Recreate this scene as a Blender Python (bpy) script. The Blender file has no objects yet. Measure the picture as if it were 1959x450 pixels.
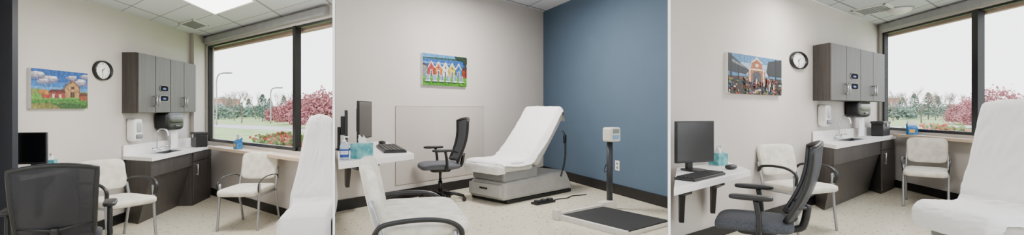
import bpy, bmesh, math, random
from mathutils import Vector, Matrix, noise
sc=bpy.context.scene
pi=math.pi
# ------------------------------------------------------------------ helpers
def lin(h):
    h=h.lstrip('#'); o=[]
    for i in (0,2,4):
        c=int(h[i:i+2],16)/255
        o.append(c/12.92 if c<=.04045 else ((c+.055)/1.055)**2.4)
    return (o[0],o[1],o[2],1)
_m={}
def mat(name,col,rough=.6,metal=0,var=.06,scale=8,stretch=(1,1,1),bump=0,emit=0,col2=None,alpha=1,spec=.5,dark=1,coord='Object'):
    if name in _m: return _m[name]
    m=bpy.data.materials.new(name); m.use_nodes=True
    nt=m.node_tree; b=nt.nodes['Principled BSDF']
    c=tuple(x*dark for x in lin(col)[:3])+(1,)
    tc=nt.nodes.new('ShaderNodeTexCoord'); mp=nt.nodes.new('ShaderNodeMapping'); mp.inputs['Scale'].default_value=stretch
    nz=nt.nodes.new('ShaderNodeTexNoise'); nz.inputs['Scale'].default_value=scale; nz.inputs['Detail'].default_value=4
    nt.links.new(tc.outputs[coord],mp.inputs['Vector']); nt.links.new(mp.outputs[0],nz.inputs['Vector'])
    cr=nt.nodes.new('ShaderNodeValToRGB')
    if col2: c2=lin(col2)
    else: c2=tuple(min(1,x*(1+var)+.0) for x in c[:3])+(1,); c=tuple(x*(1-var) for x in c[:3])+(1,)
    cr.color_ramp.elements[0].position=.35; cr.color_ramp.elements[1].position=.65
    cr.color_ramp.elements[0].color=c; cr.color_ramp.elements[1].color=c2
    nt.links.new(nz.outputs['Fac'],cr.inputs[0]); nt.links.new(cr.outputs[0],b.inputs['Base Color'])
    b.inputs['Roughness'].default_value=rough; b.inputs['Metallic'].default_value=metal
    b.inputs['Specular IOR Level'].default_value=spec
    if alpha<1: b.inputs['Alpha'].default_value=alpha
    if emit:
        nt.links.new(cr.outputs[0],b.inputs['Emission Color']); b.inputs['Emission Strength'].default_value=emit
    if bump:
        bp=nt.nodes.new('ShaderNodeBump'); bp.inputs['Strength'].default_value=bump; bp.inputs['Distance'].default_value=.02
        nt.links.new(nz.outputs['Fac'],bp.inputs['Height']); nt.links.new(bp.outputs[0],b.inputs['Normal'])
    _m[name]=m; return m
def raw(bm,vs,fs,M=None):
    v=[bm.verts.new((M@Vector(p)) if M is not None else p) for p in vs]
    for f in fs:
        try: bm.faces.new([v[i] for i in f])
        except ValueError: pass
    return v
BF=[(0,3,2,1),(4,5,6,7),(0,1,5,4),(1,2,6,5),(2,3,7,6),(3,0,4,7)]
def box(bm,c,s,M=None):
    x,y,z=[k/2 for k in s]
    vs=[(c[0]+a*x,c[1]+b*y,c[2]+d*z) for d in(-1,1) for a,b in((-1,-1),(1,-1),(1,1),(-1,1))]
    raw(bm,vs,BF,M)
def bx(bm,x0,x1,y0,y1,z0,z1,M=None): box(bm,((x0+x1)/2,(y0+y1)/2,(z0+z1)/2),(abs(x1-x0),abs(y1-y0),abs(z1-z0)),M)
def prism(bm,pts,z0,z1,M=None):
    n=len(pts)
    a=sum(pts[i][0]*pts[(i+1)%n][1]-pts[(i+1)%n][0]*pts[i][1] for i in range(n))
    if a<0: pts=pts[::-1]
    vs=[(p[0],p[1],z0) for p in pts]+[(p[0],p[1],z1) for p in pts]
    fs=[tuple(range(n))[::-1],tuple(range(n,2*n))]+[(i,(i+1)%n,n+(i+1)%n,n+i) for i in range(n)]
    raw(bm,vs,fs,M)
def tube(bm,pts,r,n=10,M=None,closed=False,flat=1):
    P=[Vector(p) for p in pts]; k=len(P); rs=r if isinstance(r,(list,tuple)) else [r]*k
    up=None; rings=[]
    for i in range(k):
        if closed: t=P[(i+1)%k]-P[i-1]
        else: t=P[min(i+1,k-1)]-P[max(i-1,0)]
        t.normalize()
        if up is None:
            up=Vector((0,0,1)) if abs(t.z)<.9 else Vector((1,0,0))
        a=t.cross(up).normalized(); up=a.cross(t).normalized()
        rings.append([P[i]+(a*math.cos(2*pi*j/n)+up*math.sin(2*pi*j/n)*flat)*rs[i] for j in range(n)])
    vs=[v for g in rings for v in g]; fs=[]
    for i in range(k if closed else k-1):
        q=(i+1)%k
        for j in range(n): fs.append((i*n+j,i*n+(j+1)%n,q*n+(j+1)%n,q*n+j))
    if not closed: fs+=[tuple(range(n))[::-1],tuple(range((k-1)*n,k*n))]
    raw(bm,vs,fs,M)
def cyl(bm,p,q,r,r2=None,n=18,M=None): tube(bm,[p,q],[r,r if r2 is None else r2],n,M)
def smooth(pts,n=6):
    P=[Vector(p) for p in pts]; out=[]
    for i in range(len(P)-1):
        a=P[max(i-1,0)];b=P[i];c=P[i+1];d=P[min(i+2,len(P)-1)]
        for j in range(n):
            t=j/n
            out.append(.5*((2*b)+(c-a)*t+(2*a-5*b+4*c-d)*t*t+(3*b-a-3*c+d)*t**3))
    out.append(P[-1]); return out
def sq(bm,c,s,e1=.3,e2=.3,nu=28,nv=14,fn=None,M=None):
    f=lambda w,e: math.copysign(abs(w)**e,w)
    vs=[];fs=[]
    for j in range(nv+1):
        v=-pi/2+pi*j/nv
        for i in range(nu):
            u=2*pi*i/nu
            p=Vector((c[0]+s[0]/2*f(math.cos(v),e1)*f(math.cos(u),e2),c[1]+s[1]/2*f(math.cos(v),e1)*f(math.sin(u),e2),c[2]+s[2]/2*f(math.sin(v),e1)))
            if fn: p=Vector(fn(p))
            vs.append(p)
    for j in range(nv):
        for i in range(nu): fs.append((j*nu+i,j*nu+(i+1)%nu,(j+1)*nu+(i+1)%nu,(j+1)*nu+i))
    raw(bm,vs,fs,M)
def lathe(bm,prof,c=(0,0,0),n=20,M=None):
    vs=[];fs=[]
    for r,z in prof:
        for i in range(n): vs.append((c[0]+r*math.cos(2*pi*i/n),c[1]+r*math.sin(2*pi*i/n),c[2]+z))
    k=len(prof)
    for j in range(k-1):
        for i in range(n): fs.append((j*n+i,j*n+(i+1)%n,(j+1)*n+(i+1)%n,(j+1)*n+i))
    fs+=[tuple(range(n))[::-1],tuple(range((k-1)*n,k*n))]
    raw(bm,vs,fs,M)
def link(o): sc.collection.objects.link(o); return o
def obj(name,bm,mt,parent=None,sm=False,bevel=0,label=None):
    bmesh.ops.remove_doubles(bm,verts=bm.verts,dist=1e-5)
    bmesh.ops.recalc_face_normals(bm,faces=bm.faces)
    me=bpy.data.meshes.new(name); bm.to_mesh(me); bm.free()
    for m in (mt if isinstance(mt,list) else [mt]): me.materials.append(m)
    if sm:
        for p in me.polygons: p.use_smooth=True
    o=link(bpy.data.objects.new(name,me))
    if parent: o.parent=parent
    if bevel:
        b=o.modifiers.new('bevel','BEVEL'); b.width=bevel; b.segments=2; b.limit_method='ANGLE'
    if label: o['label']=label
    return o
def part(parent,name,mt,fn,sm=False,bevel=0,label=None):
    bm=bmesh.new(); fn(bm); return obj(name,bm,mt,parent,sm,bevel,label)
def thing(name,label,cat,loc,yaw=0,group=None):
    e=link(bpy.data.objects.new(name,None)); e.empty_display_size=.1
    e.location=loc; e.rotation_euler=(0,0,yaw); e['label']=label; e['category']=cat
    if group: e['group']=group
    return e
def struct(name,mt,fn,bevel=0):
    o=part(None,name,mt,fn,bevel=bevel); o['kind']='structure'; return o
def text(parent,name,s,size,mt,M,extr=.0006):
    cu=bpy.data.curves.new('t','FONT'); cu.body=s; cu.size=size; cu.align_x='CENTER'; cu.align_y='CENTER'; cu.extrude=extr
    t=link(bpy.data.objects.new('t',cu)); bpy.context.view_layer.update()
    me=bpy.data.meshes.new_from_object(t.evaluated_get(bpy.context.evaluated_depsgraph_get()))
    bpy.data.objects.remove(t); me.transform(M); me.materials.clear(); me.materials.append(mt)
    o=link(bpy.data.objects.new(name,me)); o.parent=parent; return o
def yaw(v): return math.atan2(v[1],v[0])
WALLM=Matrix.Rotation(pi/2,4,'X')   # text facing local -y
# ------------------------------------------------------------------ camera
cam=bpy.data.cameras.new('camera'); co=link(bpy.data.objects.new('camera',cam)); sc.camera=co
co.location=(0,0,1.45); co.rotation_euler=(pi/2,0,0)
cam.sensor_width=36; cam.lens=16.54; cam.shift_y=-16/1959; cam.clip_end=800
# ------------------------------------------------------------------ materials
W_grey=mat('wall_paint','#c3bdb7',.9,var=.015,scale=3)
W_blue=mat('wall_paint_blue','#4b5e71',.85,var=.02,scale=3)
Wpart=mat('partition_paint','#ffffff',.9,var=.0)
Base=mat('rubber_base','#0f0c0d',.6)
Black=mat('black_plastic','#0a0b0c',.45)
Metal=mat('brushed_steel','#c3c5c8',.3,metal=1,var=.03)
Silver=mat('silver_paint','#999b9d',.35,metal=.6,var=.03)
WhiteP=mat('white_plastic','#e4e2de',.4,var=.01)
Lam=mat('white_laminate','#f0ede9',.35,var=.02,scale=120)
Wood=mat('grey_woodgrain','#36322f',.5,scale=2.5,stretch=(16,16,.8),col2='#47423f')
Fab=mat('cream_fabric','#c2bdaf',.85,scale=12,col2='#d9d5c8',bump=.05)
MeshD=mat('dark_mesh_fabric','#161619',.8,scale=220,col2='#2c2c31',alpha=.86)
MeshD2=mat('charcoal_mesh_fabric','#3a3c40',.8,scale=220,col2='#54565b',alpha=.68)
SeatD=mat('charcoal_fabric','#303237',.9,scale=120,col2='#44464c')
MeshG=mat('grey_mesh_fabric','#42444a',.8,scale=220,col2='#5b5d63')
Paper=mat('white_paper','#e6e5e3',.85,var=.01,bump=.55,scale=4)
Vinyl=mat('pale_vinyl','#bcbab4',.5)
Tgrey=mat('table_grey','#a5a4a0',.45)
Tgrey2=mat('table_grey_dark','#838485',.45)
Frame=mat('black_aluminium','#0b0b0d',.4)
Oak=mat('ledge_maple','#c8b196',.45,scale=3,stretch=(2,20,2),var=.06)
Teal=mat('teal_print','#2c838d',.5,scale=18,col2='#78bab8')
Screen=mat('dark_screen','#040507',.2,var=.0)
Chrome=mat('chrome','#e3e5e8',.12,metal=1,var=0)
BlueG=mat('blue_gloves','#1c3f9a',.5,scale=40,col2='#3a62c0')
def floormat():
    m=mat('speckled_vinyl_floor','#d8d1be',.22,scale=60,col2='#c7bfa9',spec=.5)
    nt=m.node_tree; b=nt.nodes['Principled BSDF']; cr=[n for n in nt.nodes if n.type=='VALTORGB'][0]
    vo=nt.nodes.new('ShaderNodeTexVoronoi'); vo.inputs['Scale'].default_value=15
    tc=[n for n in nt.nodes if n.type=='TEX_COORD'][0]; nt.links.new(tc.outputs['Object'],vo.inputs['Vector'])
    r2=nt.nodes.new('ShaderNodeValToRGB'); r2.color_ramp.elements[0].position=.12; r2.color_ramp.elements[1].position=.24
    r2.color_ramp.elements[0].color=(.42,.42,.42,1); r2.color_ramp.elements[1].color=(1,1,1,1)
    nt.links.new(vo.outputs['Distance'],r2.inputs[0])
    mx=nt.nodes.new('ShaderNodeMix'); mx.data_type='RGBA'; mx.blend_type='MULTIPLY'; mx.inputs[0].default_value=1
    nt.links.new(cr.outputs[0],mx.inputs[6]); nt.links.new(r2.outputs[0],mx.inputs[7]); nt.links.new(mx.outputs[2],b.inputs['Base Color'])
    return m
Floor=floormat()
def tilemat():
    m=bpy.data.materials.new('ceiling_tiles'); m.use_nodes=True; nt=m.node_tree; b=nt.nodes['Principled BSDF']
    uv=nt.nodes.new('ShaderNodeUVMap'); uv.uv_map='UVMap'
    br=nt.nodes.new('ShaderNodeTexBrick'); br.offset=0; br.inputs['Scale'].default_value=1
    br.inputs['Brick Width'].default_value=1; br.inputs['Row Height'].default_value=1; br.inputs['Mortar Size'].default_value=.02
    br.inputs['Color1'].default_value=lin('#cfd1d8'); br.inputs['Color2'].default_value=lin('#c7c9d1'); br.inputs['Mortar'].default_value=lin('#8f9096')
    nt.links.new(uv.outputs[0],br.inputs['Vector']); nt.links.new(br.outputs['Color'],b.inputs['Base Color']); b.inputs['Roughness'].default_value=.9
    return m
Tile=tilemat()
# ------------------------------------------------------------------ shell
def ceiling(name,pts,z,O,a,b):
    det=a[0]*b[1]-a[1]*b[0]
    o=struct(name,Tile,lambda bm:prism(bm,pts,z,z+.06))
    me=o.data; uv=me.uv_layers.new(name='UVMap')
    for l in me.loops:
        p=me.vertices[l.vertex_index].co; dx,dy=p.x-O[0],p.y-O[1]
        uv.data[l.index].uv=((dx*b[1]-dy*b[0])/det,(a[0]*dy-a[1]*dx)/det)
def wallseg(bm,p,q,z0,z1,t=.03):
    d=Vector((q[0]-p[0],q[1]-p[1])).normalized(); n=Vector((-d.y,d.x))*t   # outward = left of p->q
    prism(bm,[p,q,(q[0]+n.x,q[1]+n.y),(p[0]+n.x,p[1]+n.y)],z0,z1)
def baseboard(name,p,q,z,h=.12):
    def f(bm): wallseg(bm,p,q,z,z+h,-.015)
    struct(name,Base,f)
Z1,Z2,Z3=0,.25,.17; H1,H2,H3=2.7,3.27,2.91
a1=lambda Y:(-3.902-.18*Y,Y)
C1=(-5.378,8.2); b1=lambda t:(-5.378+1.233*t,8.2-t); E1=b1(2.645)
a2=lambda Y:(-6.509+.808*Y,Y); C2=(.585,8.78); b2=lambda Y:(4.273-.42*Y,Y)
a3=lambda Y:(-3.792+1.242*Y,Y); C3=(6.355,8.17); b3=lambda Y:(5.211+.14*Y,Y)
struct('floor_1',Floor,lambda bm:prism(bm,[a1(2),C1,E1,(-.775,2)],-.04,0))
struct('floor_2',Floor,lambda bm:prism(bm,[(-.745,2),(-2.07,5.495),C2,(1.883,5.69),(.66,2)],-.04,Z2))
struct('floor_3',Floor,lambda bm:prism(bm,[(.68,2),(1.417,4.19),C3,b3(2)],-.04,Z3))
ceiling('ceiling_1',[a1(2),C1,E1,(-.775,2)],H1,(-3.88,6.15),(.11,-.61),(.95,-.77))
ceiling('ceiling_2',[(-.745,2),(-2.07,5.495),C2,(1.883,5.69),(.66,2)],H2,(.3,8.3),(.52,.64),(.55,-1.3))
ceiling('ceiling_3',[(.68,2),(1.417,4.19),C3,b3(2)],H3,(5.2,7.0),(.75,.6),(.15,1.1))
struct('wall_left_1',W_grey,lambda bm:wallseg(bm,a1(2),C1,0,H1))
def f(bm):
    wallseg(bm,C1,E1,0,.90,.12); wallseg(bm,C1,E1,2.54,H1,.12); wallseg(bm,C1,b1(.09),0,H1,.12)
struct('wall_back_1',W_grey,f)
struct('wall_column_1',W_grey,lambda bm:prism(bm,[a1(7.74),(a1(7.74)[0]+.09,7.70),(-5.29,8.14),C1],0,H1))
struct('wall_back_2',W_grey,lambda bm:wallseg(bm,a2(5.50),C2,Z2,H2))
struct('wall_right_2',W_blue,lambda bm:wallseg(bm,C2,b2(5.66),Z2,H2))
struct('wall_left_3',W_grey,lambda bm:wallseg(bm,a3(4.19),C3,Z3,H3))
def f(bm):
    wallseg(bm,C3,b3(2),0,1.10,.12); wallseg(bm,C3,b3(2),2.76,H3,.12); wallseg(bm,C3,b3(8.1),0,H3,.12)
struct('wall_back_3',W_grey,f)
struct('wall_fill_block',W_grey,lambda bm:bx(bm,-6,7,-1.6,-1.5,0,3.3))  # unseen wall behind the camera, added to cut fill light from the open side
struct('floor_corridor',Floor,lambda bm:bx(bm,-6,7,-1.5,2,-.06,-.02))
def radial(r,y0,y1,t):
    d=Vector((r,1)).normalized(); n=Vector((-d.y,d.x))*t/2
    return [(r*y0+n.x,y0+n.y),(r*y1+n.x,y1+n.y),(r*y1-n.x,y1-n.y),(r*y0-n.x,y0-n.y)]
struct('wall_divider_1',Wpart,lambda bm:prism(bm,radial(-.379,3.0,5.52,.014),0,H2))
struct('wall_divider_2',Wpart,lambda bm:prism(bm,radial(.3345,3.0,5.66,.014),0,H2))
baseboard('baseboard_left_1',a1(2),C1,0); baseboard('baseboard_back_1',C1,E1,0)
baseboard('baseboard_back_2',a2(5.5),C2,Z2,.13); baseboard('baseboard_right_2',C2,b2(5.66),Z2,.14)
baseboard('baseboard_left_3',a3(4.19),C3,Z3); baseboard('baseboard_back_3',C3,b3(2),Z3)
Navy=mat('navy_door','#0f1523',.5)
struct('door_1',Navy,lambda bm:prism(bm,[(-4.44,4.18),(-4.44,4.23),(-4.665,4.23),(-4.655,4.18)],0,2.6))
# windows
Glass=bpy.data.materials.new('window_glass'); Glass.use_nodes=True
nt=Glass.node_tree; nt.nodes.clear(); o_=nt.nodes.new('ShaderNodeOutputMaterial'); mx=nt.nodes.new('ShaderNodeMixShader'); tr=nt.nodes.new('ShaderNodeBsdfTransparent'); gl=nt.nodes.new('ShaderNodeBsdfGlossy')
gl.inputs['Roughness'].default_value=.02; mx.inputs[0].default_value=.03
nt.links.new(tr.outputs[0],mx.inputs[1]); nt.links.new(gl.outputs[0],mx.inputs[2]); nt.links.new(mx.outputs[0],o_.inputs[0])
def window(name,P,Q,z0,z1,muls,off=.05):
    d=Vector((Q[0]-P[0],Q[1]-P[1])); L=d.length; y=yaw(d); M=Matrix.Translation((P[0],P[1],0))@Matrix.Rotation(y,4,'Z')
    def f(bm):
        bx(bm,0,L,off-.03,off+.03,z0,z0+.045,M); bx(bm,0,L,off-.03,off+.03,z1-.03,z1,M)
        bx(bm,0,.05,off-.03,off+.03,z0,z1,M)
        for m,w in muls: bx(bm,m-w/2,m+w/2,off-.05,off+.03,z0,z1,M)
    struct(name,Frame,f)
    struct(name.replace('window','window_glass'),Glass,lambda bm:bx(bm,.05,L,off-.003,off+.003,z0+.045,z1-.03,M))
window('window_1',b1(.09),E1,.90,2.54,[(3.11,.07)])
window('window_2',b3(8.08),b3(2.2),1.10,2.76,[(1.92,.10),(3.6,.08)])
def along(P,Q,d0,d1,z0,z1):
    d=Vector((Q[0]-P[0],Q[1]-P[1])).normalized(); n=Vector((d.y,-d.x))
    return lambda bm:prism(bm,[(P[0]+n.x*d0,P[1]+n.y*d0),(Q[0]+n.x*d0,Q[1]+n.y*d0),(Q[0]+n.x*d1,Q[1]+n.y*d1),(P[0]+n.x*d1,P[1]+n.y*d1)],z0,z1)
Hous=mat('shade_housing','#98989a',.6)
struct('trim_1',Hous,along(b1(.1),b1(2.6),.0,.07,2.57,2.66)); struct('trim_2',Hous,along(b3(8.0),b3(2.2),.0,.07,2.79,2.88))
struct('trim_3',Oak,along(b1(.56),b1(2.53),.0,.22,.82,.86)); struct('trim_4',Oak,along(b3(7.45),b3(2.2),.0,.20,1.02,1.06))
Soff=mat('exterior_soffit','#a58c7d',.9)
struct('trim_5',Soff,along(b1(-.3),b1(2.55),-.125,-.20,2.48,2.6)); struct('trim_6',Soff,along(b3(8.6),b3(2.2),-.125,-.20,2.70,2.8))
# ------------------------------------------------------------------ ceiling fixtures
Emit=mat('light_diffuser','#ffffff',.5,var=0,emit=6)
def clight():
    e=thing('ceiling_light','recessed white fluorescent panel light in the ceiling grid','light',(-3.88,6.15,H1))
    q=[(0,0),(.95,-.77),(.95+.2,-.77-1.1),(.2,-1.1)]
    cx=sum(p[0] for p in q)/4; cy=sum(p[1] for p in q)/4
    qi=[(cx+(p[0]-cx)*.94,cy+(p[1]-cy)*.94) for p in q]
    def fr(bm):
        for i in range(4): j=(i+1)%4; prism(bm,[q[i],q[j],qi[j],qi[i]],-.02,0)
    part(e,'light_frame',WhiteP,fr)
    part(e,'diffuser',Emit,lambda bm:prism(bm,qi,-.012,-.004))
clight()
def vent(loc,u,v,n=9):
    e=thing('air_vent','square grey louvred air vent in the tiled ceiling','vent',loc)
    u=Vector(u);v=Vector(v)
    def fr(bm):
        for a,b,c,d in((0,1,0,.08),(0,1,.92,1),(0,.08,0,1),(.92,1,0,1)):
            prism(bm,[tuple(u*p+v*q) for p,q in((a,c),(b,c),(b,d),(a,d))],-.015,0)
    part(e,'vent_frame',WhiteP,fr)
    G=mat('vent_grey','#8f9094',.6)
    def sl(bm):
        for i in range(n):
            c=.09+.82*i/n; prism(bm,[tuple(u*p+v*q) for p,q in((.08,c),(.92,c),(.92,c+.05),(.08,c+.05))],-.012,-.002)
    part(e,'vent_louvres',G,sl)
vent((-4.95,7.35,H1),(.45,-.36),(.09,-.5)); vent((5.0,6.95,H3),(.45,.36),(.12,-.5))
e=thing('ceiling_sensor','round white ceiling mounted sensor dome','sensor',(5.6,6.8,H3))
part(e,'dome',WhiteP,lambda bm:lathe(bm,[(.14,0),(.15,-.02),(.13,-.05),(.07,-.08),(.01,-.085)]),sm=True)
part(e,'mounting_ring',Silver,lambda bm:lathe(bm,[(.17,0),(.17,-.012),(.15,-.014)]))
# ------------------------------------------------------------------ art
def art(e,W,H,polys,d=.035):
    part(e,'canvas',WhiteP,lambda bm:bx(bm,0,W,-d,0,0,H))
    bm=bmesh.new(); mats=[];idx={}
    for k,(c,pts) in enumerate(polys):
        if c not in idx:
            idx[c]=len(mats); mats.append(mat('paint_'+c[1:],c,.7,var=.4,scale=30,dark=.66))
        y=-d-.0006-.00006*k
        v=[bm.verts.new((max(0,min(1,p[0]))*W,y,max(0,min(1,p[1]))*H)) for p in pts]
        try:
            fc=bm.faces.new(v); fc.material_index=idx[c]
        except ValueError: pass
    me=bpy.data.meshes.new('painted_surface'); bm.to_mesh(me); bm.free()
    for m in mats: me.materials.append(m)
    o=link(bpy.data.objects.new('painted_surface',me)); o.parent=e
R=lambda x0,y0,x1,y1:[(x0,y0),(x1,y0),(x1,y1),(x0,y1)]
def blob(x,y,rx,ry,n=12,s=0):
    rnd=random.Random(s); return [(x+rx*math.cos(2*pi*i/n)*(.8+.3*rnd.random()),y+ry*math.sin(2*pi*i/n)*(.8+.3*rnd.random())) for i in range(n)]
rnd=random.Random(3)
P=[('#1257a8',R(0,.35,1,1)),('#2c74c0',R(0,.36,1,.70)),('#5a9ad2',R(0,.36,1,.56)),('#86b4d8',R(0,.34,1,.44))]
for i,(x,y,rx,ry) in enumerate([(.1,.86,.16,.09),(.32,.78,.15,.08),(.2,.70,.12,.05),(.85,.74,.17,.10),(.7,.84,.12,.05),(.95,.9,.1,.05)]):
    P+=[('#6f6a8c',blob(x,y-.04,rx,ry,14,i)),('#9a97b0',blob(x-.02,y-.01,rx*.9,ry*.8,14,i+5)),('#dcd8dc',blob(x,y+.03,rx*.7,ry*.5,14,i+9)),('#f0ece8',blob(x+.03,y+.04,rx*.4,ry*.3,10,i+19))]
P+=[('#7a8a3d',blob(.08,.42,.13,.09,14,3)),('#b06f2c',blob(.2,.42,.1,.07,12,4)),('#c88a30',blob(.25,.40,.05,.05,12,6)),('#5a6e3a',blob(.9,.4,.12,.07,12,5)),
('#3f7f2c',R(0,0,1,.36)),('#5f9a38',[(0,.2),(1,.28),(1,.36),(0,.36)]),('#2c5a20',[(0,0),(1,0),(1,.1),(.5,.16),(0,.08)]),
('#7c7a35',[(0,0),(.5,0),(.3,.16),(0,.12)]),
('#7b4a2c',[(.5,.3),(.84,.3),(.84,.56),(.8,.66),(.7,.76),(.6,.68),(.5,.5)]),('#b98e5a',[(.56,.3),(.82,.3),(.82,.54),(.78,.64),(.7,.72),(.62,.64),(.56,.52)]),
('#67605a',[(.5,.5),(.6,.7),(.7,.78),(.56,.52)]),('#4b2a1a',R(.66,.3,.74,.45)),('#4b2a1a',R(.67,.53,.73,.6))]
for i in range(6): P.append(('#8f6a3e',R(.575+.04*i,.3,.58+.04*i,.54)))
P+=[('#8f3527',R(.28,.28,.56,.42)),('#5a2018',[(.26,.42),(.58,.42),(.54,.5),(.32,.5)]),('#d9cdbf',R(.33,.28,.37,.38)),('#d9cdbf',R(.45,.28,.49,.38)),
('#9c4a2c',R(.84,.22,.98,.36)),('#5f2718',[(.82,.36),(1,.36),(.95,.43),(.86,.43)]),('#a03b2a',R(.16,.27,.28,.36))]
for i in range(46):
    x=rnd.random(); y=rnd.random()*.22; P.append((rnd.choice(['#c9b25a','#4d8a30','#2f6a22','#8a9a45','#6fa040']),[(x,y),(x+.02+.02*rnd.random(),y+.06),(x+.012,y)]))
wu1=(-.177,.984)
e=thing('wall_painting','canvas painting of a barn with red sheds under blue sky','painting',(*a1(4.585),1.455),yaw(wu1))
art(e,.775,.40,P)
P=[('#4a8fca',R(0,.85,1,1)),('#1c57a0',R(0,.62,1,.86)),('#6fa2cc',R(0,.7,.6,.74)),('#2c4f6e',R(0,.58,.2,.66)),('#23492a',[(0,.84),(1,.86),(1,.92),(.4,.9),(0,.88)]),
('#1f5a1c',R(0,.3,1,.6)),('#57a81e',R(0,0,1,.36)),('#3f8a14',[(0,0),(1,0),(1,.12),(0,.2)])]
for i in range(40):
    x=rnd.random(); y=.36+rnd.random()*.26; P.append((rnd.choice(['#1f4a1c','#2f6a2a','#173a16','#4a7a3a']),blob(x,y,.03,.03,7,i)))
cols=['#b8231e','#d8722a','#dfd6bf','#d9b92a','#2d6fb6']
P+=[('#7c8086',R(0,.3,.1,.62)),('#4b3a32',[(0,.62),(.1,.62),(.13,.5),(0,.7)])]
for i,c in enumerate(cols):
    x=.11+.155*i
    P+=[(c,[(x,.3),(x+.14,.3),(x+.14,.58),(x+.07,.76),(x,.58)]),('#e5e2da',[(x-.01,.57),(x+.07,.79),(x+.15,.57),(x+.14,.55),(x+.07,.73),(x,.55)]),('#e5e2da',R(x+.045,.3,x+.095,.5)),('#37506c',R(x+.055,.3,x+.085,.47)),('#25405e',R(x+.055,.56,x+.085,.62))]
P+=[('#932016',R(.89,.3,1,.55)),('#3a2b24',[(.87,.55),(1,.55),(1,.68),(.92,.68)])]
for i in range(30):
    x=rnd.random(); y=rnd.random()*.15; P.append((rnd.choice(['#2f7a12','#7cc034','#4a9a1c']),blob(x,y,.03,.012,7,i)))
for i in range(6):
    x=.06+.15*i
    P+=[('#b3c3d8',[(x,.14),(x+.08,.14),(x+.09,.34),(x-.01,.34)]),('#2d5898',R(x+.015,.18,x+.03,.32)),('#2d5898',R(x+.05,.18,x+.065,.32)),('#d9dde3',R(x-.015,.13,x+.10,.17)),('#1f4a12',R(x-.01,.10,x+.10,.125))]
P+=[('#142e16',blob(.88,.95,.14,.1,14,2)),('#18351e',blob(.97,.85,.08,.12,12,7)),('#142e16',[(.7,1),(.74,.9),(.9,1)]),('#3b2c22',R(.955,.3,.975,.9))]
wu2=(.628,.778)
e=thing('wall_painting','canvas painting of colourful cottages with lawn chairs by a lake','painting',(*a2(6.5),1.785),yaw(wu2))
art(e,.86,.445,P)
P=[('#4f83b4',R(0,.4,1,1)),('#a7bbcc',R(.2,.5,.8,.8)),('#23201f',R(0,0,1,.45)),
('#98542f',[(.34,.3),(.66,.3),(.66,.66),(.6,.7),(.6,.84),(.5,.96),(.4,.84),(.4,.7),(.34,.66)]),('#d8ccb8',[(.39,.83),(.5,.98),(.61,.83),(.59,.81),(.5,.92),(.41,.81)]),
('#d8ccb8',blob(.5,.76,.035,.05,14,1)),('#3a3f47',[(.42,.3),(.58,.3),(.58,.52),(.54,.6),(.46,.6),(.42,.52)]),('#d8ccb8',R(.33,.63,.67,.67)),('#d8ccb8',R(.36,.3,.385,.63)),('#d8ccb8',R(.615,.3,.64,.63)),
('#1a2531',[(0,.55),(.3,.5),(.36,.62),(0,1)]),('#20242b',[(1,.5),(.72,.5),(.68,.62),(.72,.9),(1,1)]),('#0e1014',R(.03,.2,.06,.98)),('#0e1014',R(.16,.2,.18,.8)),('#0e1014',R(.86,.1,.89,.98)),('#0e1014',R(.73,.2,.745,.85)),('#6d7884',[(.06,.78),(.3,.66),(.3,.7),(.06,.86)])]
rnd=random.Random(5)
for i in range(150):
    x=rnd.random(); y=rnd.random()**1.3*.42
    c=rnd.choice(['#a32216','#6a2a18','#bfb4a4','#99752a','#3a5f90','#4a2018','#1f2328','#5f6f3a','#14161b','#7a2a1f'])
    P.append((c,blob(x,y,.012+.02*rnd.random(),.02+.02*rnd.random(),7,i)))
for i in range(26):
    x=.28+.6*rnd.random(); y=.2+.22*rnd.random(); c=rnd.choice(['#15181e','#a02a24','#36485e','#c8c3ba','#5b1f1c'])
    P+=[(c,R(x-.012,y-.1,x+.012,y)),('#b78a70',blob(x,y+.015,.009,.018,8,i))]
wu3=(.779,.627)
e=thing('wall_painting','canvas painting of a crowded street market with brick arch','painting',(*a3(4.80),1.61),yaw(wu3))
art(e,1.29,.42,P)
# ------------------------------------------------------------------ clocks
Face=mat('clock_face','#f4f4f2',.5,var=0)
def clock(loc,y,a,b):
    e=thing('wall_clock','round black rimmed wall clock with white dial','clock',loc,y,'wall clocks')
    def ring(bm):
        pr=[(1,0),(1.0,-.03),(.95,-.04),(.88,-.035),(.84,-.012)]; n=48; vs=[];fs=[]
        for r,d in pr:
            for i in range(n): t=2*pi*i/n; vs.append((a*r*math.cos(t),d,b*r*math.sin(t)))
        for j in range(len(pr)-1):
            for i in range(n): fs.append((j*n+i,j*n+(i+1)%n,(j+1)*n+(i+1)%n,(j+1)*n+i))
        raw(bm,vs,fs)
    part(e,'clock_rim',Black,ring,sm=True)
    part(e,'clock_dial',Face,lambda bm:raw(bm,[(a*.87*math.cos(2*pi*i/48),-.012,b*.87*math.sin(2*pi*i/48)) for i in range(48)],[tuple(range(48))]))
    def hand(bm,ang,l,w):
        dx,dz=math.sin(ang),math.cos(ang)
        raw(bm,[(a*(-dx*.1-dz*w),-.016,b*(-dz*.1+dx*w)),(a*(-dx*.1+dz*w),-.016,b*(-dz*.1-dx*w)),(a*(dx*l+dz*w*.6),-.016,b*(dz*l-dx*w*.6)),(a*(dx*l-dz*w*.6),-.016,b*(dz*l+dx*w*.6))],[(0,1,2,3)])
    part(e,'hour_hand',Black,lambda bm:hand(bm,pi*2*1.5/12,.42,.035))
    part(e,'minute_hand',Black,lambda bm:hand(bm,pi*.98,.64,.025))
    for k in range(1,13):
        t=2*pi*k/12
        text(e,'clock_numeral',str(k),.28,Black,Matrix.Translation((a*.68*math.sin(t),-.0145,b*.68*math.cos(t)))@Matrix.Diagonal((a,1,b,1))@WALLM,0)
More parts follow.
